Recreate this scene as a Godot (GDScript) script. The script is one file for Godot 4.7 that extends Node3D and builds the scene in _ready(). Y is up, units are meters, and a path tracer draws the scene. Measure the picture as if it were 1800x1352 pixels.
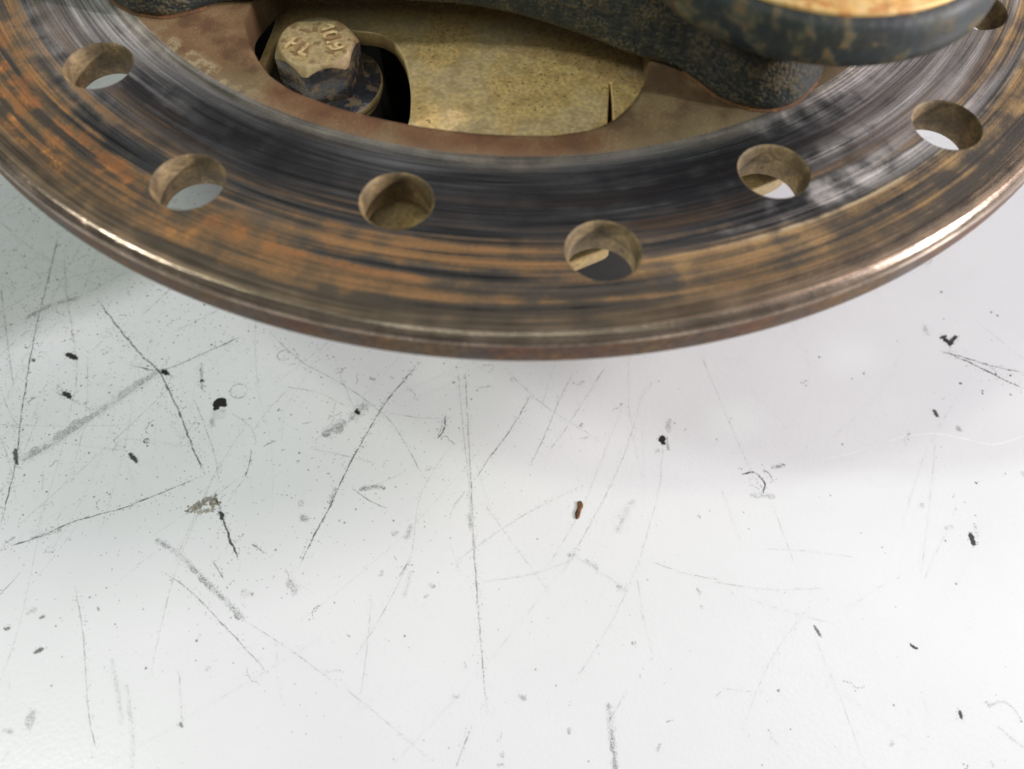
extends Node3D
# A rusty drilled brake disc on its hub, lying on a white scratched bench. Lengths below are in disc radii;
# S turns them into metres. The bench top is y = 0 and the disc's upper face lies at y = D.
const S := 0.11
const D := 0.55

var M := {}

# ---------- meshes ----------
func V(x: float, y: float, z: float) -> Vector3:
	return Vector3(x, y + D, z) * S

func begin() -> SurfaceTool:
	var st := SurfaceTool.new()
	st.begin(Mesh.PRIMITIVE_TRIANGLES)
	st.set_smooth_group(1)
	return st

func polar_uv(p: Vector3, from: float) -> Vector2:
	var a := rad_to_deg(atan2(p.x, p.z))
	return Vector2((a + 90.0) / 180.0, clampf((from - Vector2(p.x, p.z).length()) / 0.30, 0.002, 0.998))

func vert(st: SurfaceTool, p: Vector3, uv: Vector2) -> void:
	st.set_uv(uv)
	st.add_vertex(V(p.x, p.y, p.z))

# joins rings of points (each ring in disc radii) with quads; rings run anticlockwise seen from above, from the lowest / outermost one
func loft(st: SurfaceTool, rings: Array, closed := true, polar := false, from := 1.0) -> void:
	for k in rings.size() - 1:
		var a: PackedVector3Array = rings[k]
		var b: PackedVector3Array = rings[k + 1]
		var n := a.size()
		for i in (n if closed else n - 1):
			var j := (i + 1) % n
			var q := [a[i], b[i], b[j], a[j]]
			var uv: Array = []
			for e in 4:
				if polar:
					uv.append(polar_uv(q[e], from))
				else:
					uv.append(Vector2(float(i + (1 if e > 1 else 0)) / n, float(k + (1 if e == 1 or e == 2 else 0)) / maxf(1.0, rings.size() - 1)))
			if polar and absf(uv[0].x - uv[3].x) > 0.5:
				for e in 4:
					if uv[e].x > 1.0:
						uv[e].x -= 2.0
			for e in [0, 1, 2, 0, 2, 3]:
				vert(st, q[e], uv[e])

func cap(st: SurfaceTool, ring: PackedVector3Array, up := true) -> void:
	var flat := PackedVector2Array()
	for p in ring:
		flat.append(Vector2(p.x, p.z))
	var tri := Geometry2D.triangulate_polygon(flat)
	for t in range(0, tri.size(), 3):
		var a := ring[tri[t]]
		var b := ring[tri[t + 1]]
		var c := ring[tri[t + 2]]
		var n := (b - a).cross(c - a).y
		var order := [a, b, c] if (n < 0.0) == up else [a, c, b]
		for q in order:
			vert(st, q, Vector2(q.x, q.z))

func circle(r: float, y: float, n := 96, c := Vector2.ZERO, start := 0.0) -> PackedVector3Array:
	var out := PackedVector3Array()
	for i in n:
		var a := start - TAU * i / n
		out.append(Vector3(c.x + r * sin(a), y, c.y + r * cos(a)))
	return out

func lathe(st: SurfaceTool, profile: Array, n := 96, c := Vector2.ZERO, polar := false) -> void:
	var rings := []
	for q in profile:
		rings.append(circle(q.x, q.y, n, c))
	loft(st, rings, true, polar)

# a closed outline made smooth and even
func smooth(points: PackedVector2Array, count: int, soft := 0.25) -> PackedVector2Array:
	var curve := Curve2D.new()
	var n := points.size()
	for i in n + 1:
		var p := points[i % n]
		var t := (points[(i + 1) % n] - points[(i + n - 1) % n]) * soft * 0.5
		curve.add_point(p, -t, t)
	curve.bake_interval = 0.004
	var out := PackedVector2Array()
	var l := curve.get_baked_length()
	for i in count:
		out.append(curve.sample_baked(l * i / count))
	if Geometry2D.is_polygon_clockwise(out):
		out.reverse()
	return out

func moved(poly: PackedVector2Array, by: float, y: float) -> PackedVector3Array:
	var n := poly.size()
	var out := PackedVector3Array()
	for i in n:
		var t := (poly[(i + 1) % n] - poly[(i + n - 1) % n]).normalized()
		var o := Vector2(t.y, -t.x) * by
		out.append(Vector3(poly[i].x + o.x, y, poly[i].y + o.y))
	return out

# a solid with an outline: profile = [outward offset, height] from the bottom up
func solid(poly: PackedVector2Array, profile: Array) -> SurfaceTool:
	var st := begin()
	var rings := []
	for q in profile:
		rings.append(moved(poly, q[0], q[1]))
	loft(st, rings)
	st.set_smooth_group(2)
	cap(st, rings[-1], true)
	cap(st, rings[0], false)
	return st

func build(st: SurfaceTool, called: String, mat: Material, parent: Node3D) -> MeshInstance3D:
	st.generate_normals()
	var o := MeshInstance3D.new()
	o.name = called
	o.mesh = st.commit()
	o.mesh.surface_set_material(0, mat)
	parent.add_child(o, true)
	return o

func tag(o: Node3D, label: String, category := "", group := "", kind := "") -> void:
	o.set_meta("label", label)
	if category: o.set_meta("category", category)
	if group: o.set_meta("group", group)
	if kind: o.set_meta("kind", kind)

# ---------- textures ----------
func noise(frequency: float, number: int, octaves := 4, kind := FastNoiseLite.TYPE_SIMPLEX_SMOOTH) -> FastNoiseLite:
	var n := FastNoiseLite.new()
	n.noise_type = kind
	n.seed = number
	n.frequency = frequency
	n.fractal_octaves = octaves
	n.fractal_type = FastNoiseLite.FRACTAL_FBM if octaves > 1 else FastNoiseLite.FRACTAL_NONE
	return n

func seamless(size: int, frequency: float, number: int, octaves := 4, kind := FastNoiseLite.TYPE_SIMPLEX_SMOOTH) -> PackedByteArray:
	var im := noise(frequency, number, octaves, kind).get_seamless_image(size, size, false, false, 0.2)
	im.convert(Image.FORMAT_L8)
	return im.get_data()

func c8(r: int, g: int, b: int) -> Vector3:
	return Vector3(r, g, b)

func texture(w: int, h: int, format: int, bytes: PackedByteArray) -> ImageTexture:
	return ImageTexture.create_from_image(Image.create_from_data(w, h, false, format, bytes))

# a material whose colours and relief come from four seamless noises: recipe(n1, n2, n3, n4) -> [colour, roughness, metal, height]
func mottled(number: int, repeat_m: float, f: Array, recipe: Callable, relief_cm := 0.02, size := 512) -> StandardMaterial3D:
	var n := []
	for k in 4:
		n.append(seamless(size, f[k], number + k, 4 if k < 3 else 2))
	var col := PackedByteArray()
	var orm := PackedByteArray()
	col.resize(size * size * 3)
	orm.resize(size * size * 3)
	for i in size * size:
		var q: Array = recipe.call(n[0][i] / 127.5 - 1.0, n[1][i] / 127.5 - 1.0, n[2][i] / 127.5 - 1.0, n[3][i] / 127.5 - 1.0)
		var c: Vector3 = q[0]
		col[i * 3] = int(clampf(c.x, 0, 255))
		col[i * 3 + 1] = int(clampf(c.y, 0, 255))
		col[i * 3 + 2] = int(clampf(c.z, 0, 255))
		orm[i * 3] = int(clampf(q[3] * 255.0, 0, 255))
		orm[i * 3 + 1] = int(clampf(q[1] * 255.0, 0, 255))
		orm[i * 3 + 2] = int(clampf(q[2] * 255.0, 0, 255))
	var m := surface(texture(size, size, Image.FORMAT_RGB8, col), texture(size, size, Image.FORMAT_RGB8, orm), relief_cm)
	m.uv1_triplanar = true
	m.uv1_scale = Vector3.ONE / repeat_m
	return m

func surface(col: Texture2D, orm: Texture2D, relief_cm: float) -> StandardMaterial3D:
	var m := StandardMaterial3D.new()
	m.albedo_texture = col
	m.roughness = 1.0
	m.metallic = 1.0
	m.roughness_texture = orm
	m.roughness_texture_channel = BaseMaterial3D.TEXTURE_CHANNEL_GREEN
	m.metallic_texture = orm
	m.metallic_texture_channel = BaseMaterial3D.TEXTURE_CHANNEL_BLUE
	m.heightmap_enabled = true
	m.heightmap_texture = orm
	m.heightmap_scale = relief_cm
	return m

func band(x: float, at: float, wide: float) -> float:
	return exp(-pow((x - at) / wide, 2.0))

func ring_material() -> StandardMaterial3D:
	var w := 1536
	var h := 768
	var low := noise(0.02, 5, 3)
	var lines := noise(0.02, 11, 2)
	var blotch := noise(0.02, 23, 5)
	var grain := noise(0.30, 29, 3)
	var col := PackedByteArray()
	var orm := PackedByteArray()
	col.resize(w * h * 3)
	orm.resize(w * h * 3)
	for j in h:
		var r := 1.0 - 0.30 * (j + 0.5) / h
		for i in w:
			var a := -90.0 + 180.0 * (i + 0.5) / w
			var g := grain.get_noise_2d(i * 0.8, j)
			var wob := low.get_noise_2d(a * 2.0, r * 260.0)
			# concentric wear: broad, middling and hair-fine bands that change slowly along the arc
			var l1 := lines.get_noise_2d(a * 1.1, r * 1500.0)
			var l2 := lines.get_noise_2d(a * 1.7 + 300.0, r * 4300.0)
			var l3 := lines.get_noise_2d(a * 3.2 + 700.0, r * 12500.0)
			var b := blotch.get_noise_2d(a * 14.0, r * 800.0)
			var left := smoothstep(16.0, -30.0, a)
			var c := c8(78, 78, 79) * (1.0 + 0.30 * l1 + 0.36 * l2 + 0.46 * l3 + 0.35 * wob + 0.20 * g)
			var metal := 0.5
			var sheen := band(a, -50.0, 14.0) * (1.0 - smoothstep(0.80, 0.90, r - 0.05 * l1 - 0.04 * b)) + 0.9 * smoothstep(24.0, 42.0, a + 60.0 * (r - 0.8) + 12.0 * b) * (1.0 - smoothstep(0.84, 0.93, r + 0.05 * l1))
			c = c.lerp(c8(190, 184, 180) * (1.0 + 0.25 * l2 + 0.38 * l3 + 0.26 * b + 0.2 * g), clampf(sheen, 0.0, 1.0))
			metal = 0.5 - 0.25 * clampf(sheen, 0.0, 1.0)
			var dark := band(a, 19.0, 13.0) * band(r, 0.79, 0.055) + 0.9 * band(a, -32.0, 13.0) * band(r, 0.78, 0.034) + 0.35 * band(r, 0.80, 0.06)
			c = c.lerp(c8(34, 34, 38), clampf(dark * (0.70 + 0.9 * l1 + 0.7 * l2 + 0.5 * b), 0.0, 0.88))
			var rough := 0.40 + 0.12 * l2
			# rust left by the pads: grainy on the outer land, thin rings further in
			var edge := 0.890 - 0.022 * left + 0.02 * wob
			var land := smoothstep(edge - 0.030, edge + 0.040, r + 0.060 * l1 + 0.030 * l2 + 0.02 * l3 + 0.025 * b)
			land = maxf(land, clampf(1.1 * band(r, 0.866 + 0.004 * wob, 0.0045) * (0.6 + 1.6 * l1 + b), 0.0, 0.75))
			var tone := clampf(0.30 + 0.95 * l1 + 0.6 * l2 + 0.35 * l3 + (0.45 + 0.75 * left) * b + 0.40 * g + 0.06 * left, 0.0, 1.0)
			var rc := c8(84, 71, 53).lerp(c8(128, 94, 58), tone)
			var gold := c8(78, 66, 54).lerp(c8(152, 122, 80), clampf(0.30 + 1.0 * l1 + 0.7 * l2 + 0.9 * b + 0.4 * g, 0.0, 1.0))
			rc = rc.lerp(gold, smoothstep(14.0, 36.0, a + 24.0 * wob))
			var hot := left * (band(r, 0.916 - 0.012 * smoothstep(-10.0, -40.0, a), 0.008 + 0.006 * left) + 0.75 * smoothstep(-28.0, -44.0, a) * band(r, 0.935, 0.032)) * clampf(0.36 + 2.2 * b + 0.7 * l2 + 0.7 * g, 0.0, 1.0)
			rc = rc.lerp(c8(142, 90, 50), clampf(hot * 0.85, 0.0, 0.8))
			var crumb := smoothstep(0.30, 0.46, b + 0.35 * g) * smoothstep(-14.0, -30.0, a) * smoothstep(0.90, 0.925, r)
			rc = rc.lerp(c8(176, 124, 62), 0.8 * crumb)
			rc *= 1.0 + 0.22 * l3 + 0.14 * l2
			rc = rc.lerp(c8(66, 58, 49), clampf(smoothstep(0.05, 0.45, -l1 - 0.5 * l2 - 0.4 * b), 0.0, 0.8))
			c = c.lerp(rc * (1.0 + 0.16 * g), land * 0.94)
			var stain := clampf(0.7 * (l1 + 0.6 * l2 + 0.5 * l3 + 0.22 + 0.5 * wob) * smoothstep(0.75, 0.87, r), 0.0, 0.55)
			c = c.lerp(c8(112, 84, 60), stain * (1.0 - land))
			rough = lerpf(rough, 0.72, land)
			metal = lerpf(metal, 0.10, land)
			# bright scraped line where the track ends
			var line := band(r, 0.897 - 0.003 * wob, 0.0028) * smoothstep(12.0, 26.0, a) * clampf(0.7 + l2 + b, 0.0, 1.0)
			c = c.lerp(c8(186, 168, 138), clampf(line, 0.0, 0.85))
			# turned land next to the rim and its scraped corner
			var rim := smoothstep(0.957, 0.970, r + 0.012 * l1)
			c = c.lerp(c8(100, 88, 74) * (1.0 + 0.45 * l3 + 0.3 * l2 + 0.25 * b), rim * 0.75)
			var corner := smoothstep(0.985, 0.990, r)
			c = c.lerp(c8(156, 138, 122) * (1.0 + 0.22 * b + 0.30 * l3 + 0.25 * g), corner * 0.94)
			rough = lerpf(lerpf(rough, 0.46, rim), 0.24 + 0.04 * g, corner)
			metal = lerpf(lerpf(metal, 0.45, rim), 0.85, corner)
			# dusty step to the mounting ring
			var lip := smoothstep(0.744, 0.722, r + 0.012 * wob + 0.008 * l2)
			c = c.lerp(c8(128, 117, 102) * (1.0 + 0.25 * l2 + 0.3 * b + 0.2 * g), lip * 0.5)
			metal = lerpf(metal, 0.15, lip)
			var k := (j * w + i) * 3
			col[k] = int(clampf(c.x, 4, 255))
			col[k + 1] = int(clampf(c.y, 4, 255))
			col[k + 2] = int(clampf(c.z, 4, 255))
			orm[k] = int(clampf(128.0 + 60.0 * l3 + 40.0 * l2 + land * ((1.0 - 0.8 * corner) * 90.0 * g + 50.0 * b + 50.0 * crumb), 0, 255))
			orm[k + 1] = int(clampf(rough * 255.0, 0, 255))
			orm[k + 2] = int(clampf(metal * 255.0, 0, 255))
	return surface(texture(w, h, Image.FORMAT_RGB8, col), texture(w, h, Image.FORMAT_RGB8, orm), 0.011)

# brown mounting ring: same polar layout, radii 0.72 to 0.42
func inner_material() -> StandardMaterial3D:
	var w := 1024
	var h := 384
	var low := noise(0.02, 61, 3)
	var blotch := noise(0.02, 67, 5)
	var grain := noise(0.35, 71, 3)
	var col := PackedByteArray()
	var orm := PackedByteArray()
	col.resize(w * h * 3)
	orm.resize(w * h * 3)
	for j in h:
		var r := 0.72 - 0.30 * (j + 0.5) / h
		for i in w:
			var a := -90.0 + 180.0 * (i + 0.5) / w
			var g := grain.get_noise_2d(i * 1.4, j)
			var wob := low.get_noise_2d(a * 3.0, r * 160.0)
			var b := blotch.get_noise_2d(a * 9.0, r * 620.0)
			var dust := clampf(0.25 + 0.8 * wob + 0.7 * b + 0.55 * smoothstep(-28.0, -42.0, a) + 0.35 * smoothstep(12.0, 24.0, a), 0.0, 1.0)
			var c := c8(100, 69, 45).lerp(c8(124, 102, 70), dust * 0.65)
			c = c.lerp(c8(96, 88, 62), clampf(0.6 * smoothstep(14.0, 26.0, a) + 0.9 * wob, 0.0, 0.6))
			c = c.lerp(c8(66, 46, 34), clampf(-0.9 * b - 0.2 + 0.35 * smoothstep(0.685, 0.672, r), 0.0, 0.4))
			var lip := smoothstep(0.692, 0.716, r + 0.012 * wob)
			c = c.lerp(c8(132, 116, 94), lip * 0.35)
			# pale scale flaking off along the step
			var chips := blotch.get_noise_2d(a * 22.0 + 400.0, r * 1500.0) + 0.5 * grain.get_noise_2d(i * 0.7, j * 0.7)
			var flaky := band(a, -37.0, 8.0) * smoothstep(-0.02, 0.22, chips + 12.0 * (r - 0.706) + 0.08)
			flaky = clampf(flaky * 1.3 * smoothstep(0.688, 0.702, r), 0.0, 1.0)
			c = c.lerp(c8(156, 142, 110) * (1.0 + 0.15 * g), flaky * 0.75)
			var speck := smoothstep(0.36, 0.48, g + 0.5 * b)
			c = c.lerp(c8(146, 120, 84), speck * 0.5)
			c *= 1.0 + 0.12 * g
			var k := (j * w + i) * 3
			col[k] = int(clampf(c.x, 4, 255))
			col[k + 1] = int(clampf(c.y, 4, 255))
			col[k + 2] = int(clampf(c.z, 4, 255))
			orm[k] = int(clampf(110.0 + 40.0 * g + 40.0 * b + 60.0 * flaky, 0, 255))
			orm[k + 1] = int(clampf(170.0 + 40.0 * b + 30.0 * flaky, 0, 255))
			orm[k + 2] = 0
	return surface(texture(w, h, Image.FORMAT_RGB8, col), texture(w, h, Image.FORMAT_RGB8, orm), 0.012)

# Wear of the bench top, in thousandths of a disc radius on the bench: kind, width, depth of tone, points
const MARKS := [
	["line", 3.1, 70, [-916, 433, -900, 570, -886, 691, -858, 844, -835, 951, -826, 1025, -820, 1076]], ["line", 2.1, 35, [-892, 484, -852, 595, -787, 749, -771, 822]],
	["line", 2.2, 45, [-991, 576, -938, 694, -883, 815]], ["line", 5.3, 60, [-792, 599, -721, 675, -670, 724, -628, 760, -579, 830, -529, 913, -496, 961]],
	["line", 5.7, 70, [-475, 996, -453, 1033, -429, 1078, -409, 1111]], ["line", 2.0, 40, [-552, 810, -494, 912, -470, 976]],
	["line", 3.2, 60, [-491, 670, -553, 712, -625, 753, -691, 744]], ["smear", 16.3, 34, [-634, 760, -688, 817, -736, 867, -783, 915, -823, 948]],
	["line", 2.9, 70, [-808, 1110, -749, 1086, -700, 1057, -629, 1031, -569, 1000, -507, 967]], ["smear", 8.5, 35, [-762, 1089, -741, 1082, -720, 1071]],
	["smear", 8.8, 42, [-915, 653, -885, 625, -826, 597]], ["line", 3.0, 80, [-142, 710, -195, 798, -228, 876, -257, 960, -270, 1009, -287, 1056, -306, 1121]],
	["smear", 6.9, 45, [-265, 975, -271, 1004]], ["smear", 7.5, 42, [-553, 1083, -515, 1102, -468, 1138, -428, 1170, -379, 1209]],
	["line", 2.7, 38, [-530, 1136, -481, 1163, -436, 1198, -359, 1261, -327, 1290]], ["line", 1.8, 28, [-379, 1209, -288, 1258, -209, 1306]],
	["line", 2.8, 55, [-453, 1113, -425, 1144]], ["line", 2.8, 42, [-56, 711, -35, 900, -23, 1007, -7, 1146, 11, 1271, 21, 1340]],
	["line", 2.0, 36, [-70, 711, -49, 855, -34, 944, -18, 1068, -1, 1192]], ["smear", 7.8, 30, [-28, 1013, -22, 1038]], ["line", 2.1, 40, [156, 710, 127, 775, 102, 848, 73, 917]],
	["line", 2.1, 30, [214, 699, 144, 828, 103, 893]], ["line", 3.1, 42, [74, 766, 37, 845, -4, 912, -22, 949]], ["line", 2.0, 28, [-36, 966, -58, 1001]],
	["line", 2.1, 38, [-438, 660, -367, 721, -284, 766, -209, 817, -167, 861, -107, 958]], ["line", 2.1, 28, [18, 713, 101, 795, 211, 865]],
	["line", 2.1, 26, [-389, 778, -324, 787, -267, 814]], ["line", 2.1, 24, [-193, 822, -129, 830, -87, 828]], ["line", 2.0, 30, [-322, 901, -264, 911, -196, 925]],
	["line", 2.0, 32, [285, 743, 259, 840, 220, 943, 166, 1050, 136, 1110]], ["line", 1.9, 24, [316, 837, 306, 938, 282, 1024, 250, 1115, 201, 1210, 146, 1293]],
	["line", 2.0, 20, [250, 769, 206, 888, 164, 998, 107, 1102]], ["line", 1.9, 26, [-68, 879, -115, 980, -123, 1093, -167, 1208, -203, 1272]],
	["line", 2.1, 30, [-301, 724, -271, 784, -251, 819]], ["line", 2.1, 22, [397, 661, 447, 830, 479, 930]], ["line", 2.0, 20, [415, 944, 438, 1037]],
	["line", 1.9, 20, [501, 961, 530, 1083]], ["line", 2.0, 18, [821, 823, 784, 948, 738, 1092]], ["line", 2.0, 16, [476, 1050, 563, 1051, 645, 1060]],
	["line", 1.9, 14, [438, 1135, 520, 1159, 593, 1175]], ["line", 1.8, 18, [545, 1195, 569, 1273, 596, 1388]], ["line", 1.8, 14, [544, 1257, 624, 1313, 702, 1366]],
	["line", 1.9, 14, [596, 1156, 660, 1111, 713, 1084]], ["line", 3.4, 70, [872, 632, 909, 643, 971, 663, 1023, 673]], ["line", 4.5, 70, [872, 632, 918, 653, 956, 677, 1012, 709]],
	["line", 2.3, 25, [953, 552, 997, 603, 1031, 643]], ["line", 5.1, 90, [452, 914, 476, 910, 490, 922, 492, 938, 487, 951]], ["line", 3.1, 60, [490, 903, 503, 910, 510, 928]],
	["line", 2.0, 35, [464, 931, 488, 943]], ["smear", 6.2, 70, [510, 898, 533, 891]], ["light", 3.2, 60, [716, 842, 763, 823, 818, 814, 869, 821, 919, 831, 952, 824, 987, 810]],
	["light", 2.1, 35, [598, 880, 652, 864, 716, 842]], ["smear", 7.9, 50, [208, 1312, 212, 1354, 218, 1402]], ["smear", 7.0, 16, [-574, 1279, -550, 1329, -532, 1374]],
	["smear", 6.8, 16, [-541, 1316, -522, 1361, -510, 1393, -502, 1431]], ["line", 1.7, 28, [-465, 1292, -443, 1366]],
	["line", 2.7, 28, [-667, 1166, -640, 1220, -622, 1264, -589, 1356, -556, 1418]], ["smear", 12.5, 34, [145, 1076, 153, 1078]], ["smear", 6.7, 32, [174, 1084, 193, 1098]],
	["smear", 7.6, 36, [226, 1126, 240, 1131]], ["line", 1.9, 22, [155, 1078, 235, 1127]], ["smear", 2.9, 16, [1, 1129, 50, 1120, 98, 1107, 150, 1085]],
	["smear", 17.5, 42, [-301, 871, -282, 858, -268, 845]], ["smear", 16.7, 45, [-256, 837, -245, 821, -238, 809]], ["blob", 6.3, 95, [-249, 821, -246, 826]],
	["smear", 7.0, 55, [-222, 975, -201, 969, -180, 970]], ["line", 3.0, 38, [-238, 971, -203, 995, -169, 1009]], ["smear", 8.7, 28, [-127, 1038, -131, 1059]],
	["smear", 7.8, 30, [-156, 1055, -147, 1049]], ["line", 4.1, 75, [-85, 820, -84, 843, -90, 863, -96, 871]], ["line", 2.1, 40, [-90, 828, -90, 848, -95, 862]],
	["line", 2.1, 50, [159, 859, 183, 853]], ["line", 2.1, 36, [-33, 763, 2, 755]], ["ring", 2.1, 55, [-472, 791, 16]], ["ring", 2.2, 40, [-403, 710, 12]],
	["ring", 2.0, 55, [-320, 1005, 5]], ["blob", 11.5, 100, [-507, 825, -501, 814, -495, 822]], ["smear", 8.2, 34, [-507, 834, -506, 867]], ["smear", 14.4, 20, [-493, 833, -497, 849]],
	["olive", 11.7, 78, [-508, 1027, -494, 1016, -482, 1006]], ["olive", 13.7, 80, [-477, 1003, -470, 1016]], ["olive", 6.8, 70, [-497, 1031, -466, 1024]],
	["blob", 5.8, 85, [-455, 1030, -451, 1038]], ["blob", 5.3, 95, [-812, 728, -791, 736]], ["blob", 6.4, 98, [-623, 756, -611, 762]], ["line", 3.2, 60, [-618, 759, -596, 771]],
	["blob", 5.2, 90, [-793, 811, -777, 820]], ["line", 2.1, 55, [-811, 809, -733, 843]], ["blob", 4.0, 80, [-639, 928, -623, 942]], ["ring", 4.0, 90, [-616, 901, 5]],
	["blob", 5.3, 90, [-546, 772, -545, 775]], ["smear", 4.2, 50, [-554, 737, -540, 792]], ["blob", 3.0, 85, [-835, 948, -831, 957]], ["blob", 4.0, 70, [-843, 929, -834, 951]],
	["blob", 3.2, 80, [-872, 744, -868, 747]], ["line", 3.0, 60, [-426, 906, -424, 939, -427, 963]], ["line", 2.0, 45, [-427, 963, -443, 996]],
	["line", 3.0, 45, [-381, 887, -409, 903]], ["line", 2.1, 30, [-479, 836, -437, 863, -420, 897]], ["smear", 8.8, 40, [-316, 1029, -306, 1033]],
	["line", 2.8, 36, [-330, 1118, -317, 1141, -307, 1169]], ["smear", 11.2, 32, [-319, 1141, -304, 1159]], ["smear", 7.4, 34, [-392, 1163, -373, 1167]],
	["line", 2.8, 50, [-394, 1081, -362, 1099]], ["blob", 6.2, 100, [314, 846, 315, 860]], ["smear", 8.4, 30, [331, 809, 326, 836]], ["smear", 4.1, 60, [323, 848, 325, 873]],
	["smear", 7.3, 30, [302, 878, 307, 872]], ["blob", 8.0, 100, [884, 604, 889, 611]], ["blob", 6.8, 100, [891, 614, 899, 608]], ["blob", 4.6, 100, [899, 606, 910, 596]],
	["blob", 4.6, 90, [879, 601, 888, 597]], ["blob", 5.0, 90, [842, 1006, 844, 1026]], ["smear", 5.0, 40, [854, 987, 853, 1012]], ["smear", 12.5, 28, [851, 575, 852, 598]],
	["smear", 9.6, 34, [867, 797, 872, 807]], ["smear", 8.1, 26, [765, 959, 770, 955]], ["blob", 4.3, 80, [830, 766, 834, 778]], ["smear", 6.2, 40, [963, 884, 965, 893]],
	["blob", 3.3, 95, [893, 704]], ["blob", 3.3, 95, [967, 680]], ["blob", 3.3, 95, [995, 681]], ["blob", 2.4, 95, [903, 490]], ["blob", 2.3, 95, [994, 534]],
	["blob", 2.3, 95, [1005, 542]], ["blob", 2.2, 95, [932, 718]], ["blob", 2.2, 90, [931, 724]], ["blob", 2.2, 90, [984, 724]], ["blob", 2.1, 90, [875, 910]],
	["blob", 2.2, 85, [629, 659]], ["blob", 2.2, 80, [710, 692]], ["blob", 2.8, 95, [701, 1201, 709, 1206]], ["blob", 3.6, 85, [758, 1300, 758, 1309]],
	["smear", 5.4, 45, [802, 1283, 807, 1290]], ["smear", 3.6, 32, [807, 1288, 831, 1282, 846, 1295, 852, 1310]], ["smear", 4.4, 30, [813, 1319, 827, 1333, 845, 1348]],
	["blob", 2.8, 55, [548, 1178, 555, 1193]], ["smear", 4.4, 45, [639, 1354, 645, 1347]], ["smear", 4.4, 28, [790, 1369, 791, 1378]],
	["smear", 11.9, 24, [-671, 1359, -670, 1375, -670, 1387]], ["smear", 5.9, 26, [-709, 1388, -694, 1388]], ["blob", 3.6, 55, [-697, 1273, -686, 1267]],
	["blob", 3.6, 50, [-755, 1240, -750, 1238]], ["smear", 7.3, 26, [-729, 1214, -720, 1206]], ["blob", 2.7, 48, [-706, 1220, -700, 1218]], ["blob", 3.4, 45, [-445, 1368, -442, 1372]],
	["blob", 2.7, 40, [-618, 1201, -616, 1203]], ["smear", 5.3, 22, [-423, 1290, -419, 1283]], ["line", 1.8, 24, [-419, 1277, -404, 1270]],
	["smear", 5.7, 34, [-168, 1126, -167, 1117]], ["line", 2.8, 40, [-123, 1098, -139, 1131]], ["smear", 5.6, 20, [-119, 1117, -126, 1160]], ["smear", 5.6, 30, [-86, 1138, -78, 1139]],
	["smear", 4.7, 30, [-93, 1159, -87, 1155]], ["line", 2.5, 36, [-2, 1350, -23, 1412]], ["smear", 6.0, 32, [44, 1389, 48, 1393]], ["smear", 4.3, 32, [40, 1405, 49, 1404]],
	["smear", 4.5, 32, [-20, 1260, -16, 1268]], ["smear", 4.4, 30, [-35, 1312, -24, 1310]], ["smear", 6.2, 28, [68, 1306, 80, 1309]], ["line", 2.7, 36, [147, 1308, 151, 1316]],
	["smear", 4.4, 36, [147, 1349, 148, 1357]], ["smear", 3.5, 40, [281, 1376, 285, 1366]], ["smear", 3.6, 30, [258, 1269, 259, 1266]], ["smear", 3.6, 30, [277, 1241, 279, 1242]],
	["smear", 4.7, 38, [359, 1124, 365, 1133]], ["smear", 5.7, 32, [363, 1153, 367, 1155]], ["blob", 2.7, 45, [476, 1281, 477, 1279]],
	["line", 1.7, 22, [-209, 1302, -132, 1353, -58, 1405]], ["line", 1.8, 18, [388, 1281, 450, 1285]], ["blob", 2.1, 55, [165, 831]], ["ring", 2.1, 55, [168, 830, 4]],
	["smear", 8.1, 22, [466, 952, 507, 952]], ["smear", 5.3, 55, [-233, 751, -222, 754]], ["blob", 3.2, 60, [-74, 752]], ["ring", 2.2, 30, [37, 741, 4]],
	["smear", 11.9, 18, [228, 1032, 244, 995, 256, 973]]
]
const X0 := -1.15
const Z0 := -0.32
const BW := 2048
const BH := 1553
const PER := 2048.0 / 2.4   # texels in one disc radius

var wear: PackedFloat32Array
var tint: PackedByteArray

func dab(x: float, y: float, r: float, amount: float, which: int) -> void:
	var x0 := maxi(0, int(floor(x - r - 1.0)))
	var x1 := mini(BW - 1, int(ceil(x + r + 1.0)))
	var y0 := maxi(0, int(floor(y - r - 1.0)))
	var y1 := mini(BH - 1, int(ceil(y + r + 1.0)))
	for j in range(y0, y1 + 1):
		for i in range(x0, x1 + 1):
			var d := Vector2(i + 0.5 - x, j + 0.5 - y).length()
			var c := clampf(r - d + 0.5, 0.0, 1.0) * minf(1.0, r * 2.0) * amount
			var k := j * BW + i
			if c > wear[k]:
				wear[k] = c
				tint[k] = which

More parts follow.
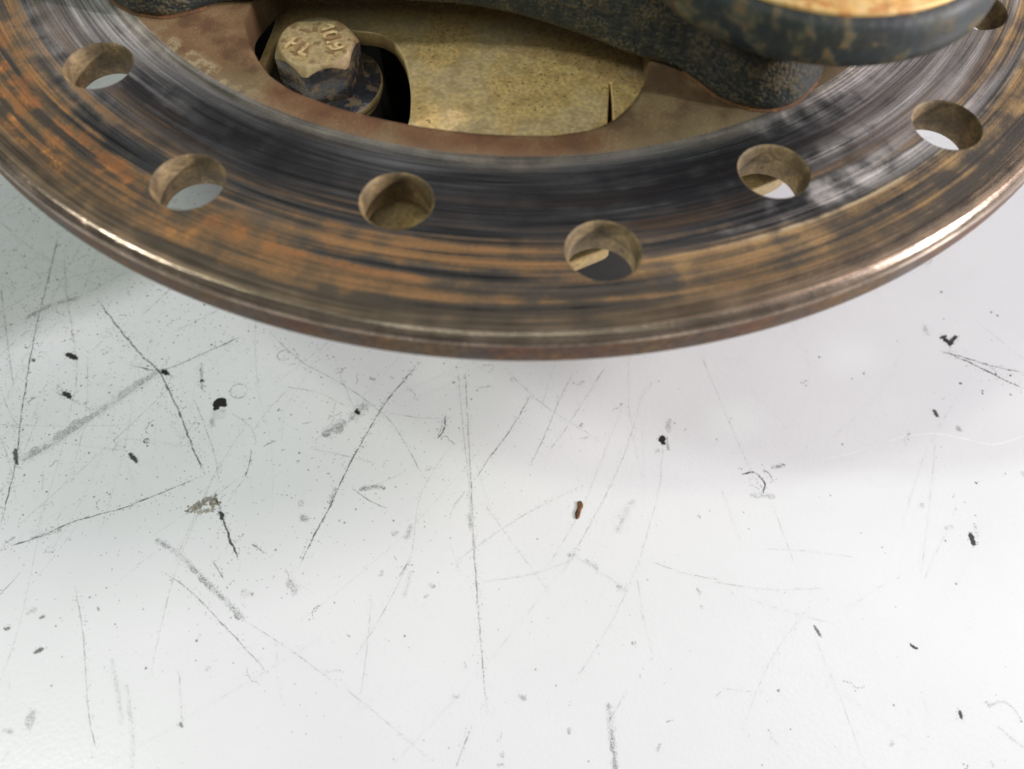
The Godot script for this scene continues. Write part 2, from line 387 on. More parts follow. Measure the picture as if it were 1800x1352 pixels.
func stroke(points: PackedVector2Array, width: float, amount: float, kind: String, seed_: int, rng: RandomNumberGenerator) -> void:
	var n := noise(0.045, seed_, 3)
	var fine := noise(0.33, seed_ + 7, 2)
	var length := 0.0
	for i in points.size() - 1:
		length += points[i].distance_to(points[i + 1])
	var curve := Curve2D.new()
	for i in points.size():
		var t := Vector2.ZERO
		if i > 0 and i < points.size() - 1:
			t = (points[i + 1] - points[i - 1]) / 6.0
		curve.add_point(points[i], -t, t)
	curve.bake_interval = 2.0
	if points.size() == 1:
		curve.add_point(points[0] + Vector2(0.5, 0.5))
	var l := maxf(curve.get_baked_length(), 0.7)
	var at := 0.0
	while at <= l:
		var p := curve.sample_baked(at)
		var q := curve.sample_baked(minf(at + 1.0, l))
		var t := (q - p).normalized() if q.distance_to(p) > 0.01 else Vector2.RIGHT
		var o := Vector2(-t.y, t.x)
		var e := clampf(minf(at, l - at) / maxf(6.0, l * 0.08), 0.25, 1.0)
		var v := n.get_noise_1d(at)
		var f := fine.get_noise_1d(at)
		if kind == "line":
			var here := p + o * (n.get_noise_1d(at * 0.9 + 500.0) * width * 0.45)
			dab(here.x, here.y, width * 0.33 * e * (0.6 + 1.0 * absf(v)), minf(1.0, amount * 1.35) * clampf(0.72 + 1.0 * v + 0.9 * f, 0.05, 1.0), 0)
			if rng.randf() < 0.09 * width:
				var off := o * rng.randfn() * width * 1.9
				dab(here.x + off.x, here.y + off.y, rng.randf_range(0.4, 0.9), amount * rng.randf_range(0.3, 0.9), 0)
			at += 0.6
		elif kind == "light":
			dab(p.x, p.y, width * 0.42 * e, amount * 0.55 * clampf(0.8 + v, 0.2, 1.0), 3)
			at += 0.6
		elif kind == "smear":
			for k in int(2 + width * 0.55):
				var off := o * rng.randfn() * width * 0.27 + t * rng.randf_range(-1.0, 1.0)
				dab(p.x + off.x, p.y + off.y, rng.randf_range(0.5, 1.15), amount * rng.randf_range(0.35, 1.1), 1)
			dab(p.x + o.x * v * width * 0.4, p.y + o.y * v * width * 0.4, width * 0.34 * (0.7 + 1.4 * v), minf(1.0, amount * 1.5) * (0.75 + f), 1)
			at += 1.0
		elif kind == "olive":
			for k in 5:
				var off := Vector2(rng.randfn(), rng.randfn()) * width * 0.28
				dab(p.x + off.x, p.y + off.y, width * rng.randf_range(0.06, 0.2), amount * rng.randf_range(0.5, 1.0), 2 if rng.randf() < 0.75 else 0)
			at += 1.2
		else:
			width = maxf(width, 2.4)
			for k in 9:
				var off := Vector2(rng.randfn(), rng.randfn()) * width * 0.24
				dab(p.x + off.x, p.y + off.y, width * rng.randf_range(0.14, 0.46) * (0.6 + 0.8 * e), amount, 4)
			for k in 4:
				var off := Vector2(rng.randfn(), rng.randfn()) * width * 0.7
				dab(p.x + off.x, p.y + off.y, rng.randf_range(0.4, 0.9), amount * rng.randf_range(0.2, 0.7), 0)
			at += maxf(1.0, width * 0.3)

func bench_material() -> StandardMaterial3D:
	var rng := RandomNumberGenerator.new()
	rng.seed = 77
	wear = PackedFloat32Array()
	wear.resize(BW * BH)
	tint = PackedByteArray()
	tint.resize(BW * BH)
	var k := 0
	for m in MARKS:
		k += 1
		var pts := PackedVector2Array()
		var raw: Array = m[3]
		if m[0] == "ring":
			for i in 25:
				var a := TAU * i / 24.0
				pts.append((Vector2(raw[0], raw[1]) + Vector2(cos(a), 0.92 * sin(a)) * raw[2]) / 1000.0)
		else:
			for i in range(0, raw.size(), 2):
				pts.append(Vector2(raw[i], raw[i + 1]) / 1000.0)
		for i in pts.size():
			pts[i] = (pts[i] - Vector2(X0, Z0)) * PER
		stroke(pts, maxf(1.3, m[1] / 1000.0 * PER * (1.25 if m[0] == "smear" else 1.0)), m[2] / 100.0, "line" if m[0] == "ring" else m[0], 100 + k * 3, rng)
	# everyday scuffs: hairline scratches and specks, thickest where the bench is used most (to the left)
	for i in 900:
		var p := Vector2(rng.randf() * BW, rng.randf() * BH)
		var worn := smoothstep(1450.0, 250.0, p.x) * smoothstep(1500.0, 1000.0, p.y) * 0.8 + 0.2
		if rng.randf() > worn:
			continue
		var a := rng.randf() * TAU if rng.randf() < 0.4 else rng.randfn() * 0.5 + 1.9
		var l := rng.randf_range(20.0, 520.0) * rng.randf()
		var d := Vector2(cos(a), sin(a)) * l
		stroke(PackedVector2Array([p, p + d * 0.5 + Vector2(d.y, -d.x) * rng.randf_range(-0.06, 0.06), p + d]), rng.randf_range(0.9, 1.7), rng.randf_range(0.08, 0.42) * (0.5 + 0.5 * worn), "line", 1000 + i, rng)
	for i in 24000:
		var p := Vector2(rng.randf() * BW, rng.randf() * BH)
		var worn := smoothstep(1300.0, 150.0, p.x) * smoothstep(1500.0, 900.0, p.y)
		if rng.randf() > 0.07 + 0.93 * worn:
			continue
		var s := rng.randf()
		dab(p.x, p.y, 0.35 + 0.4 * rng.randf() + 1.1 * pow(s, 9.0), rng.randf_range(0.2, 1.0) * (0.5 + 0.5 * worn), 0)
	# small irregular crazing where the paint is worn
	for i in 1300:
		var p := Vector2(rng.randf() * BW, rng.randf() * BH)
		var worn := smoothstep(1200.0, 150.0, p.x) * smoothstep(1500.0, 900.0, p.y)
		if rng.randf() > 0.05 + 0.95 * worn:
			continue
		var a := rng.randf() * TAU
		var turn := rng.randfn() * 0.03
		var dark := rng.randf_range(0.35, 1.0)
		for q in rng.randi_range(4, 26):
			dab(p.x, p.y, rng.randf_range(0.3, 0.75), dark * rng.randf_range(0.1, 1.0), 0)
			if rng.randf() < 0.12:
				dab(p.x + rng.randfn() * 3.0, p.y + rng.randfn() * 3.0, rng.randf_range(0.4, 1.2), dark * rng.randf(), 0)
			a += turn + rng.randfn() * 0.35
			p += Vector2(cos(a), sin(a)) * 1.3
	for i in 46:
		var p := Vector2(rng.randf() * BW, rng.randf() * BH)
		var a := rng.randf() * TAU
		stroke(PackedVector2Array([p, p + Vector2(cos(a), sin(a)) * rng.randf_range(3.0, 16.0)]), rng.randf_range(2.5, 6.0), rng.randf_range(0.15, 0.5), "smear", 3000 + i, rng)
	var big := noise(0.0035, 41, 3).get_image(BW, BH, false, false, false).get_data()
	var mid := noise(0.03, 43, 4).get_image(BW, BH, false, false, false).get_data()
	var peel := noise(0.11, 47, 2).get_image(BW, BH, false, false, false).get_data()
	var dirt := noise(0.42, 53, 2).get_image(BW, BH, false, false, false).get_data()
	var col := PackedByteArray()
	var orm := PackedByteArray()
	col.resize(BW * BH * 3)
	orm.resize(BW * BH * 3)
	var tones := [c8(66, 68, 66), c8(132, 135, 136), c8(92, 82, 56), c8(246, 246, 246), c8(20, 21, 18)]
	var worn_x := PackedFloat32Array()
	for i in BW:
		worn_x.append(smoothstep(1250.0, 100.0, float(i)))
	for j in BH:
		var worn_y := smoothstep(1450.0, 900.0, float(j))
		for i in BW:
			var q := j * BW + i
			var d: int = dirt[q]
			var m: int = mid[q]
			var worn: float = worn_x[i] * worn_y
			var g := 226.5 + ((big[q] - 128) * 0.020 + (m - 128) * 0.006 + (d - 128) * 0.022) * (1.0 + worn) - maxf(0.0, (d - 170) * 0.60 + (m - 140) * 0.30) * worn
			var v := wear[q]
			var k3 := q * 3
			if v == 0.0:
				col[k3] = int(g) - 2
				col[k3 + 1] = int(g)
				col[k3 + 2] = int(g) + 2
				orm[k3] = 140 + int((peel[q] - 128) * 0.9)
				orm[k3 + 1] = 69 + int(18.0 * worn)
				continue
			var t := tint[q]
			if t == 1:
				v *= clampf(0.35 + (d - 96) * 0.016 + (peel[q] - 128) * 0.006, 0.0, 1.15)
			var c := Vector3(g - 2.0, g, g + 2.0).lerp(tones[t], minf(v, 1.0))
			col[k3] = int(c.x)
			col[k3 + 1] = int(c.y)
			col[k3 + 2] = int(c.z)
			orm[k3] = clampi(140 + int((peel[q] - 128) * 0.9 + (45.0 if t == 3 else -130.0) * v), 0, 255)
			orm[k3 + 1] = 69 + int(90.0 * v)
	return surface(texture(BW, BH, Image.FORMAT_RGB8, col), texture(BW, BH, Image.FORMAT_RGB8, orm), 0.0016)

func materials() -> void:
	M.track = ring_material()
	M.inner = inner_material()
	M.bench = bench_material()
	M.rim = mottled(230, 0.06, [0.01, 0.03, 0.14, 0.05], func(a: float, b: float, c: float, d: float):
		var q: Vector3 = c8(88, 58, 42).lerp(c8(96, 72, 42), clampf(0.5 + 1.4 * a, 0.0, 1.0)) * (1.0 + 0.35 * c + 0.4 * b)
		return [q, 0.55 + 0.2 * b, 0.25, 0.5 + 0.25 * c], 0.006, 256)
	M.bore = mottled(260, 0.022, [0.012, 0.03, 0.12, 0.05], func(a: float, b: float, c: float, d: float):
		var q: Vector3 = c8(148, 126, 90).lerp(c8(94, 78, 54), clampf(0.5 + 1.4 * a, 0.0, 1.0)) * (1.0 + 0.25 * c + 0.25 * b)
		return [q, 0.66, 0.1, 0.5 + 0.2 * c], 0.006, 256)
	M.plate = mottled(300, 0.06, [0.007, 0.03, 0.10, 0.11], func(a: float, b: float, c: float, d: float):
		var q: Vector3 = c8(236, 198, 134).lerp(c8(230, 202, 156), clampf(0.5 + 1.6 * a, 0.0, 1.0))
		q = q.lerp(c8(236, 206, 142), clampf(b * 1.0, 0.0, 0.5)) * (1.0 + 0.12 * c)
		var pit := clampf((-d - 0.42) * 5.0, 0.0, 1.0) * clampf(0.3 - 1.8 * a, 0.0, 1.0)
		q = q.lerp(c8(96, 82, 62), pit * 0.5)
		q = q.lerp(c8(194, 166, 114), clampf((-b - 0.15) * 1.2, 0.0, 0.4))
		return [q, 0.5 + 0.2 * b, 0.25, 0.55 + 0.15 * c - 0.4 * pit], 0.012)
	var paint := func(few: float) -> Callable:
		return func(a: float, b: float, c: float, d: float):
			var q: Vector3 = c8(31, 38, 41).lerp(c8(52, 56, 47), clampf(0.4 + 1.3 * b, 0.0, 1.0))
			var fleck := clampf((c * 1.1 + b * 0.5 + a * 0.6 - few) * 3.4, 0.0, 1.0)
			q = q.lerp(c8(112, 106, 80).lerp(c8(134, 102, 62), clampf(0.4 + 2.0 * d, 0.0, 1.0)), fleck * 0.8) * (1.0 + 0.2 * d)
			return [q, 0.54 + 0.3 * fleck + 0.1 * b, 0.0, 0.45 + 0.25 * b + 0.3 * fleck + 0.15 * d]
	M.black = mottled(400, 0.045, [0.007, 0.028, 0.11, 0.17], paint.call(0.06), 0.04)
	M.pad_side = mottled(420, 0.06, [0.010, 0.03, 0.07, 0.15], paint.call(0.08), 0.02, 256)
	M.dark = mottled(440, 0.08, [0.01, 0.03, 0.1, 0.05], func(a: float, b: float, c: float, d: float):
		return [c8(34, 32, 29) * (1.0 + 0.3 * b + 0.2 * c), 0.7, 0.0, 0.5 + 0.3 * c], 0.01, 256)
	M.pad = mottled(470, 0.05, [0.012, 0.03, 0.12, 0.05], func(a: float, b: float, c: float, d: float):
		var q: Vector3 = c8(218, 172, 104).lerp(c8(232, 204, 150), clampf(0.5 + 1.5 * a, 0.0, 1.0))
		q = q.lerp(c8(176, 96, 34), clampf((b - 0.26) * 3.0, 0.0, 0.75)) * (1.0 + 0.08 * c)
		return [q, 0.5, 0.25, 0.5 + 0.2 * c], 0.006, 256)
	var zinc := func(lift: float) -> Callable:
		return func(a: float, b: float, c: float, d: float):
			var q: Vector3 = c8(214, 190, 142).lerp(c8(184, 162, 120), clampf(0.5 + 1.4 * b, 0.0, 1.0)) * (lift + 0.14 * c)
			q = q.lerp(c8(112, 88, 58), clampf((-b - 0.12) * 2.0 + 0.3 * c, 0.0, 0.6))
			return [q, 0.5, 0.2, 0.5 + 0.2 * c + 0.2 * b]
	M.zinc = mottled(500, 0.022, [0.01, 0.025, 0.1, 0.05], zinc.call(1.0), 0.003, 256)
	M.mark = mottled(510, 0.022, [0.01, 0.025, 0.1, 0.05], zinc.call(1.22), 0.002, 128)
	M.worn_zinc = mottled(530, 0.02, [0.010, 0.022, 0.1, 0.05], func(a: float, b: float, c: float, d: float):
		var q: Vector3 = c8(70, 72, 80).lerp(c8(88, 84, 76), clampf(0.45 + 1.4 * a, 0.0, 1.0)) * (1.0 + 0.3 * c)
		var y := clampf((b - 0.08) * 3.0, 0.0, 1.0)
		q = q.lerp(c8(156, 132, 92), y * 0.8)
		return [q, 0.22 + 0.25 * y, 0.45 - 0.3 * y, 0.45 + 0.2 * c + 0.2 * y], 0.01, 256)
	M.rust = mottled(560, 0.02, [0.01, 0.03, 0.12, 0.05], func(a: float, b: float, c: float, d: float):
		var q: Vector3 = c8(124, 84, 46).lerp(c8(88, 58, 34), clampf(0.5 + 1.4 * b, 0.0, 1.0)) * (1.0 + 0.25 * c)
		return [q, 0.85, 0.0, 0.5 + 0.3 * c], 0.02, 256)

# ---------- the brake disc ----------
func brake_disc(hub: Node3D) -> void:
	var st := begin()
	var hr := 0.0445
	var per_cell := 18
	var bores := []
	for k in 20:
		# 20 holes, every other one further out
		var a0 := deg_to_rad(9.3 + 18.0 * k)
		var r0: float = 0.8742 if k % 2 == 0 else 0.8062
		var c := Vector3(r0 * sin(a0), 0, r0 * cos(a0))
		var edge := PackedVector3Array()
		var half := deg_to_rad(9.0)
		for i in per_cell:      # outer side, then the radial side, inner side, radial side
			edge.append(polar(a0 + half - 2.0 * half * i / per_cell, 0.945))
		for i in 9:
			edge.append(polar(a0 - half, lerpf(0.945, 0.745, i / 9.0)))
		for i in per_cell:
			edge.append(polar(a0 - half + 2.0 * half * i / per_cell, 0.745))
		for i in 9:
			edge.append(polar(a0 + half, lerpf(0.745, 0.945, i / 9.0)))
		var rings := []
		for t in [1.0, 0.8, 0.6, 0.4, 0.2, 0.0]:
			var ring := PackedVector3Array()
			for p in edge:
				ring.append((c + (p - c).normalized() * (hr + 0.004)).lerp(p, t))
			rings.append(ring)
		loft(st, rings, true, true)
		for q in rings.size():
			var low := PackedVector3Array()
			for p in rings[q]:
				low.append(Vector3(p.x, -0.054, p.z))
			rings[q] = low
		rings[5] = PackedVector3Array()
		for p in edge:
			var o: Vector3 = c + (p - c).normalized() * (hr + 0.002)
			rings[5].append(Vector3(o.x, -0.054, o.z))
		rings.reverse()
		loft(st, rings, true, true)
		var bore := begin()
		var walls := []
		for q in [[0.004, 0.0], [0.0022, -0.0012], [0.0006, -0.004], [0.0, -0.008], [0.0, -0.05], [0.002, -0.054]]:
			var ring := PackedVector3Array()
			for p in edge:
				var o: Vector3 = c + (p - c).normalized() * (hr + q[0])
				ring.append(Vector3(o.x, q[1], o.z))
			walls.append(ring)
		loft(bore, walls)
		bores.append(bore)
	# outer land, rounded rim and underside; inner step
	var n := 360
	var shift := deg_to_rad(9.3 + 9.0)
	var outer := []
	for q in [[1.0, -0.016], [0.9992, -0.0130], [0.9972, -0.0092], [0.9930, -0.0042], [0.9898, -0.0013], [0.986, 0.0], [0.97, 0.0], [0.945, 0.0]]:
		outer.append(circle(q[0], q[1], n, Vector2.ZERO, shift))
	loft(st, outer, true, true)
	var inner := []
	for q in [[0.745, 0.0], [0.735, 0.0], [0.727, 0.0008], [0.721, 0.0035], [0.716, 0.0045]]:
		inner.append(circle(q[0], q[1], n, Vector2.ZERO, shift))
	loft(st, inner, true, true)
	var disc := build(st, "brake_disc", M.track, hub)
	for b in bores:
		build(b, "drilled_hole", M.bore, disc)
	var side := begin()
	var prof := []
	for q in [[0.945, -0.054], [0.985, -0.054], [0.994, -0.0525], [0.999, -0.049], [1.0, -0.045], [1.0, -0.03], [1.0, -0.016]]:
		prof.append(circle(q[0], q[1], n, Vector2.ZERO, shift))
	loft(side, prof)
	build(side, "rim_edge", M.rim, disc)
	# mounting ring with four wide openings between its tabs
	var quarter := [[-52.0, 0.42], [-49.0, 0.43], [-46.0, 0.455], [-43.5, 0.505], [-42.0, 0.55], [-40.2, 0.588], [-37.8, 0.612], [-34.8, 0.633], [-30.7, 0.656], [-27.5, 0.667], [-23.0, 0.672], [-15.0, 0.672], [-5.0, 0.672], [4.0, 0.673], [8.5, 0.671], [12.5, 0.662], [16.1, 0.637], [19.7, 0.599], [21.8, 0.569], [24.2, 0.522], [27.2, 0.465], [30.5, 0.432], [34.0, 0.42]]
	var ins := PackedVector2Array()
	for t in 4:
		for q in quarter:
			var a := deg_to_rad(q[0] + 90.0 * t)
			ins.append(Vector2(q[1] * sin(a), q[1] * cos(a)))
	var line := smooth(ins, 480, 0.45)
	var rings := []
	for q in [[0.716, 0.0045, 0.0], [0.70, 0.0045, 0.0]]:
		var ring := PackedVector3Array()
		for p in line:
			var d: Vector2 = p.normalized() * q[0]
			ring.append(Vector3(d.x, q[1], d.y))
		rings.append(ring)
	for q in [[-0.012, 0.0045], [-0.005, 0.0035], [-0.0015, 0.001], [0.0, -0.004], [0.0, -0.048], [-0.004, -0.052]]:
		var ring := PackedVector3Array()
		for p in line:
			var d: Vector2 = p + p.normalized() * -q[0]
			ring.append(Vector3(d.x, q[1], d.y))
		rings.append(ring)
	var under := PackedVector3Array()
	for p in line:
		var d: Vector2 = p.normalized() * 0.745
		under.append(Vector3(d.x, -0.0535, d.y))
	rings.append(under)
	var ms := begin()
	loft(ms, rings, true, true, 0.72)
	build(ms, "mounting_ring", M.inner, disc)
func polar(a: float, r: float) -> Vector3:
	return Vector3(r * sin(a), 0, r * cos(a))

# ---------- the hub above the disc ----------
func hub_flange(hub: Node3D) -> void:
	var outline := smooth(PackedVector2Array([Vector2(-0.66, 0.36), Vector2(-0.60, 0.425), Vector2(-0.555, 0.462), Vector2(-0.522, 0.472), Vector2(-0.489, 0.473), Vector2(-0.452, 0.456), Vector2(-0.41, 0.436), Vector2(-0.33, 0.427), Vector2(-0.247, 0.419), Vector2(-0.13, 0.416), Vector2(-0.02, 0.426), Vector2(0.096, 0.466), Vector2(0.179, 0.508), Vector2(0.24, 0.532), Vector2(0.272, 0.556), Vector2(0.304, 0.590), Vector2(0.336, 0.606), Vector2(0.366, 0.611), Vector2(0.40, 0.602), Vector2(0.432, 0.572), Vector2(0.456, 0.53), Vector2(0.47, 0.47), Vector2(0.455, 0.40), Vector2(0.42, 0.30), Vector2(0.40, 0.15), Vector2(0.43, -0.05), Vector2(0.50, -0.25), Vector2(0.58, -0.40), Vector2(0.55, -0.50), Vector2(0.45, -0.50), Vector2(0.28, -0.42), Vector2(0.0, -0.40), Vector2(-0.25, -0.46), Vector2(-0.40, -0.58), Vector2(-0.50, -0.56), Vector2(-0.52, -0.45), Vector2(-0.46, -0.28), Vector2(-0.45, -0.05), Vector2(-0.50, 0.12), Vector2(-0.60, 0.24), Vector2(-0.67, 0.30)]), 300, 0.5)
	var arm := build(solid(outline, [[-0.006, 0.006], [0.0, 0.010], [0.001, 0.018], [-0.004, 0.04], [-0.012, 0.075], [-0.018, 0.10], [-0.026, 0.114], [-0.04, 0.124], [-0.058, 0.128]]), "hub_flange", M.black, hub)
	for part in [[0.25, 0.46, 0.50, 0.70], [-0.60, -0.43, 0.40, 0.50]]:
		var run := []
		for k in 4:
			run.append(PackedVector3Array())
		for i in outline.size():
			var p := outline[i]
			if p.x > part[0] and p.x < part[1] and p.y > part[2] and p.y < part[3]:
				for k in 4:
					var full := moved(outline, [0.0, 0.0016, 0.0012, -0.004][k], [0.0046, 0.0049, 0.006, 0.010][k])
					run[k].append(full[i])
		var line := begin()
		loft(line, run, false)
		build(line, "rust_line", M.rust, arm)
	# round wheel stud pad on its stem
	var c := Vector2(0.402, 0.443)
	var st := begin()
	lathe(st, [Vector2(0.12, 0.10), Vector2(0.215, 0.137), Vector2(0.240, 0.142), Vector2(0.2475, 0.149), Vector2(0.2475, 0.160), Vector2(0.244, 0.180), Vector2(0.239, 0.193), Vector2(0.232, 0.1995), Vector2(0.22, 0.200)], 128, c)
	var pad := build(st, "stud_pad", M.pad_side, hub)
	var face := begin()
	var rings := [circle(0.227, 0.197, 128, c), circle(0.2265, 0.2035, 128, c), circle(0.2245, 0.205, 128, c), circle(0.12, 0.205, 128, c)]
	loft(face, rings)
	cap(face, rings[3])
	build(face, "pad_face", M.pad, pad)
	var stem := begin()
	lathe(stem, [Vector2(0.15, 0.05), Vector2(0.14, 0.10), Vector2(0.17, 0.145)], 64, Vector2(0.36, 0.40))
	build(stem, "pad_stem", M.dark, pad)

# ---------- below the disc ----------
func under_disc(hub: Node3D) -> void:
	var plate := smooth(PackedVector2Array([Vector2(-0.368, 0.28), Vector2(-0.376, 0.38), Vector2(-0.383, 0.46), Vector2(-0.386, 0.60), Vector2(-0.38, 0.612), Vector2(-0.374, 0.60), Vector2(-0.3715, 0.47), Vector2(-0.364, 0.41), Vector2(-0.345, 0.378), Vector2(-0.26, 0.374), Vector2(-0.205, 0.379), Vector2(-0.179, 0.396), Vector2(-0.160, 0.428), Vector2(-0.148, 0.465), Vector2(-0.139, 0.515), Vector2(-0.136, 0.56), Vector2(-0.142, 0.60), Vector2(-0.165, 0.64), Vector2(-0.22, 0.66), Vector2(-0.27, 0.69), Vector2(-0.275, 0.75), Vector2(-0.24, 0.83), Vector2(-0.14, 0.90), Vector2(-0.03, 0.896), Vector2(0.02, 0.868), Vector2(0.157, 0.792), Vector2(0.1575, 0.76), Vector2(0.1592, 0.66), Vector2(0.1618, 0.56), Vector2(0.1648, 0.50), Vector2(0.1672, 0.466), Vector2(0.1694, 0.50), Vector2(0.1705, 0.56), Vector2(0.172, 0.66), Vector2(0.173, 0.76), Vector2(0.1738, 0.783), Vector2(0.20, 0.768), Vector2(0.30, 0.711), Vector2(0.40, 0.658), Vector2(0.425, 0.635), Vector2(0.46, 0.55), Vector2(0.45, 0.42), Vector2(0.40, 0.30), Vector2(0.28, 0.26), Vector2(0.10, 0.26), Vector2(-0.30, 0.26)]), 700, 0.16)
	build(solid(plate, [[-0.003, -0.108], [0.0, -0.105], [0.0, -0.083], [-0.0008, -0.0808], [-0.002, -0.080]]), "backing_plate", M.plate, hub)
	var st := begin()
	lathe(st, [Vector2(0.585, -0.55), Vector2(0.60, -0.545), Vector2(0.60, -0.115), Vector2(0.595, -0.109), Vector2(0.575, -0.109), Vector2(0.57, -0.115), Vector2(0.57, -0.50), Vector2(0.10, -0.50), Vector2(0.0001, -0.50)], 128)
	build(st, "hub_drum", M.dark, hub)
	var spindle := begin()
	lathe(spindle, [Vector2(0.28, -0.50), Vector2(0.28, -0.02), Vector2(0.34, 0.02), Vector2(0.34, 0.16), Vector2(0.32, 0.18), Vector2(0.2, 0.18)], 96)
	build(spindle, "hub_barrel", M.black, hub)
	bolt(hub)

func bolt(hub: Node3D) -> void:
	var c := Vector2(-0.284, 0.462)
	var post := begin()
	lathe(post, [Vector2(0.085, -0.50), Vector2(0.085, -0.137), Vector2(0.08, -0.1345), Vector2(0.001, -0.1345)], 48, c)
	var seat := build(post, "bolt_seat", M.dark, hub)
	var st := begin()
	lathe(st, [Vector2(0.085, -0.1215), Vector2(0.0905, -0.1205), Vector2(0.092, -0.117), Vector2(0.092, -0.110), Vector2(0.0895, -0.107)], 72, c)
	var flange := build(st, "hex_bolt", M.zinc, hub)
	var cone := begin()
	lathe(cone, [Vector2(0.0897, -0.1071), Vector2(0.085, -0.1045), Vector2(0.07, -0.1), Vector2(0.05, -0.097)], 72, c)
	build(cone, "flange_top", M.worn_zinc, flange)
	var washer := begin()
	lathe(washer, [Vector2(0.08, -0.134), Vector2(0.0865, -0.133), Vector2(0.088, -0.130), Vector2(0.088, -0.126), Vector2(0.086, -0.1235), Vector2(0.07, -0.123)], 72, c)
	build(washer, "washer", M.zinc, flange)
	var sides := [PackedVector3Array(), PackedVector3Array(), PackedVector3Array()]
	var crown := [PackedVector3Array(), PackedVector3Array(), PackedVector3Array(), PackedVector3Array()]
	for i in 120:
		var a := -TAU * i / 120.0
		var t := fposmod(a - deg_to_rad(-8.0), TAU / 6.0) - TAU / 12.0
		var r := minf(0.0585 / cos(t), 0.0652)
		var up := -0.0465 + (0.0652 - r) / (0.0652 - 0.0555) * 0.0135
		var d := Vector3(sin(a), 0, cos(a))
		var o := Vector3(c.x, 0, c.y)
		sides[0].append(o + d * r + Vector3(0, -0.1005, 0))
		sides[1].append(o + d * r + Vector3(0, up - 0.001, 0))
		sides[2].append(o + d * (r - 0.0007) + Vector3(0, up, 0))
		crown[0].append(o + d * (r - 0.0007) + Vector3(0, up, 0))
		crown[1].append(o + d * 0.0562 + Vector3(0, -0.0332, 0))
		crown[2].append(o + d * 0.054 + Vector3(0, -0.0318, 0))
		crown[3].append(o + d * 0.051 + Vector3(0, -0.0315, 0))
	var hexagon := begin()
	loft(hexagon, sides)
	build(hexagon, "bolt_head", M.worn_zinc, flange)
	var top := begin()
	loft(top, crown)
	top.set_smooth_group(2)
	cap(top, crown[3])
	build(top, "head_top", M.zinc, flange)
	raised("10.9", 0.025, c + Vector2(0.024, -0.006), -62.0, flange)
	raised("HL", 0.027, c + Vector2(-0.022, 0.018), -28.0, flange)

func raised(text: String, high: float, at: Vector2, turn: float, parent: Node3D) -> void:
	var tm := TextMesh.new()
	tm.text = text
	var font := SystemFont.new()
	font.font_names = PackedStringArray(["Droid Sans"])
	font.font_weight = 700
	tm.font = font
	tm.font_size = 32
	tm.pixel_size = high * S / 24.0
	tm.depth = 0.006 * S
	tm.curve_step = 2.0
	var o := MeshInstance3D.new()
	o.name = "raised_marking"
	o.mesh = tm
	o.material_override = M.mark
	o.transform = Transform3D(Basis(Vector3.UP, deg_to_rad(turn)) * Basis(Vector3.RIGHT, -PI / 2), V(at.x, -0.0312, at.y))
	parent.add_child(o, true)

# ---------- the bench ----------
func bench() -> void:
	var st := begin()
	var s := 6.0
	var n := 12
	for q in [[-s, -s, s, 3.2]]:
		var a := Vector2(q[0], q[1])
		var b := Vector2(q[2], q[3])
		for p in [Vector2(a.x, a.y), Vector2(b.x, a.y), Vector2(b.x, b.y), Vector2(a.x, a.y), Vector2(b.x, b.y), Vector2(a.x, b.y)]:
			vert(st, Vector3(p.x, -D, p.y), (p - Vector2(X0, Z0)) * PER / Vector2(BW, BH))
	var top := build(st, "workbench_top", M.bench, self)
	tag(top, "white painted workbench top, scratched and chipped all over", "workbench", "", "structure")
	var under := begin()
	var ring := PackedVector3Array([Vector3(-s, 0, 3.2), Vector3(-s, 0, -s), Vector3(s, 0, -s), Vector3(s, 0, 3.2)])
	var low := PackedVector3Array()
	var high := PackedVector3Array()
	for p in ring:
		low.append(Vector3(p.x, -D - 0.3, p.z))
		high.append(Vector3(p.x, -D - 0.0005, p.z))
	loft(under, [low, high])
	cap(under, low, false)
	build(under, "board", M.dark, top)

func flake(called: String, label: String, category: String, mat: Material, shape: PackedVector2Array, at: Vector2, thick: float) -> void:
	var pts := PackedVector2Array()
	for p in shape:
		pts.append(p + at)
	var o := build(solid(smooth(pts, 48, 0.35), [[-0.0006, -D + 0.0006], [0.0, -D + thick * 0.4], [-0.001, -D + thick * 0.85], [-0.003, -D + thick]]), called, mat, self)
	tag(o, label, category)

func light(called: String, at: Vector3, to: Vector3, size: Vector2, energy: float, color: Color) -> void:
	var l := AreaLight3D.new()
	l.name = called
	l.area_size = size
	l.light_energy = energy
	l.light_color = color
	l.shadow_enabled = true
	l.area_range = 8.0
	add_child(l)
	l.look_at_from_position(at, to, Vector3.UP if absf((to - at).normalized().y) < 0.95 else Vector3.FORWARD)

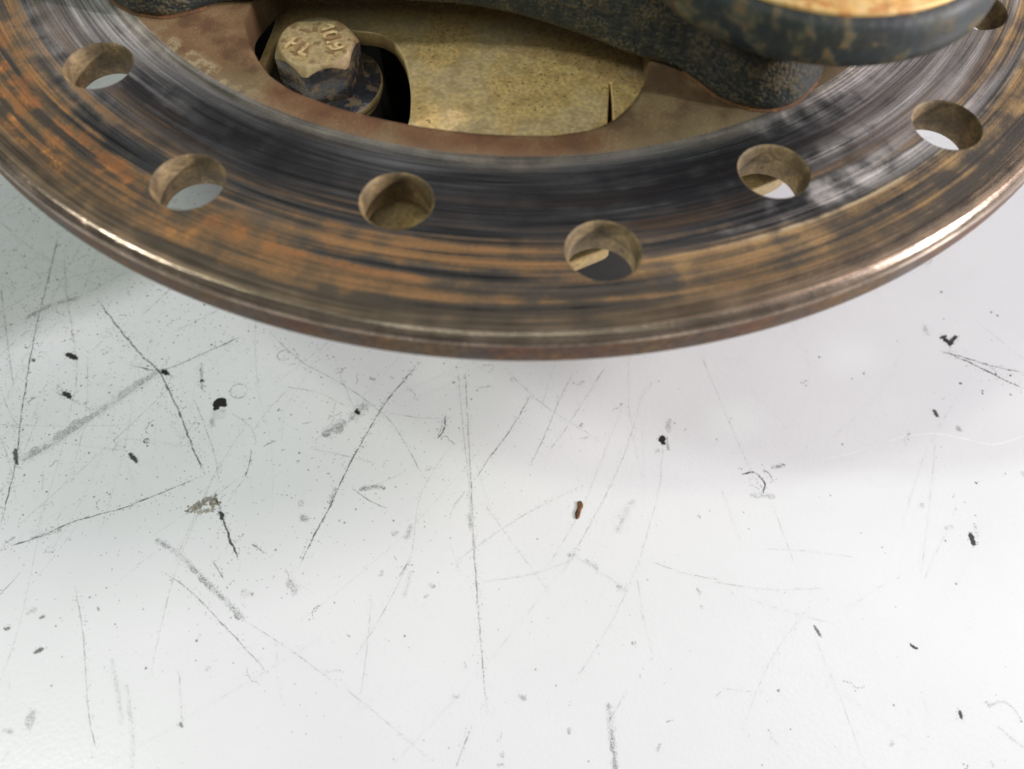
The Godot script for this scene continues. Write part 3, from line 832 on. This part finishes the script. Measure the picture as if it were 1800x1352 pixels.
func _ready() -> void:
	# camera: a phone held close above the bench's edge
	var cam := Camera3D.new()
	cam.name = "camera"
	add_child(cam)
	cam.transform = Transform3D(Basis(Vector3(0.99897638, 0.02207312, -0.03948373), Vector3(-0.04523481, 0.4874681, -0.87196827), Vector3(0, 0.87286174, 0.4879676)), V(0.0356955, 0.80824831, 1.51015651))
	var lens := CameraAttributesPhysical.new()
	lens.frustum_focal_length = 12.0 / tan(deg_to_rad(25.0))
	lens.frustum_focus_distance = 0.150
	lens.frustum_near = 0.01
	lens.frustum_far = 20.0
	lens.exposure_aperture = 13.0
	cam.attributes = lens
	cam.fov = 50.0
	cam.near = 0.01
	cam.far = 20.0
	cam.current = true
	# the room's dim light all round, and its lamps
	var env := Environment.new()
	env.background_mode = Environment.BG_COLOR
	env.background_color = Color(0.13, 0.135, 0.135).linear_to_srgb()
	env.tonemap_mode = Environment.TONE_MAPPER_LINEAR
	env.tonemap_exposure = 1.0
	env.sdfgi_enabled = true
	env.ssao_enabled = true
	env.ssil_enabled = true
	var around := WorldEnvironment.new()
	around.name = "environment"
	around.environment = env
	add_child(around)
	var mid := Vector3(0, D * S, 0.05)
	light("ceiling_lamp_right", mid + 1.5 * Vector3(0.80, 0.587, -0.13), mid, Vector2(0.36, 0.30), 1.15, Color(1.0, 0.94, 0.955))
	light("ceiling_lamp_far_right", mid + 1.5 * Vector3(0.47, 0.86, -0.15), mid, Vector2(0.4, 0.4), 0.14, Color(1.0, 0.96, 0.98))
	light("ceiling_lamp_left", mid + 1.5 * Vector3(-0.50, 0.85, 0.12), mid, Vector2(0.1, 0.2), 0.3, Color(0.95, 1.0, 0.9))
	light("side_lamp_left", mid + 1.5 * Vector3(-0.78, 0.6, 0.15), mid, Vector2(0.08, 0.18), 0.52, Color(0.98, 1.0, 0.98))
	light("window_light", mid + 1.7 * Vector3(0.94, 0.32, 0.14), mid, Vector2(0.04, 0.04), 3.0, Color(1.0, 0.99, 1.0))
	light("ceiling_lamp_front", mid + 1.6 * Vector3(0.05, 0.8, 0.6), mid, Vector2(1.1, 0.7), 0.38, Color(0.95, 1.0, 0.96))
	materials()
	bench()
	var hub := Node3D.new()
	hub.name = "wheel_hub"
	add_child(hub)
	tag(hub, "rusty drilled brake disc mounted on a black wheel hub, on the white workbench", "brake disc")
	under_disc(hub)
	brake_disc(hub)
	hub_flange(hub)
	flake("rust_flake", "tiny brown flake of rust lying on the white bench below the disc", "rust flake", M.rust, PackedVector2Array([Vector2(0.004, -0.017), Vector2(0.008, -0.008), Vector2(0.004, 0.002), Vector2(0.001, 0.014), Vector2(-0.004, 0.017), Vector2(-0.006, 0.006), Vector2(-0.002, -0.004), Vector2(-0.002, -0.014)]), Vector2(0.1614, 0.9955), 0.003)
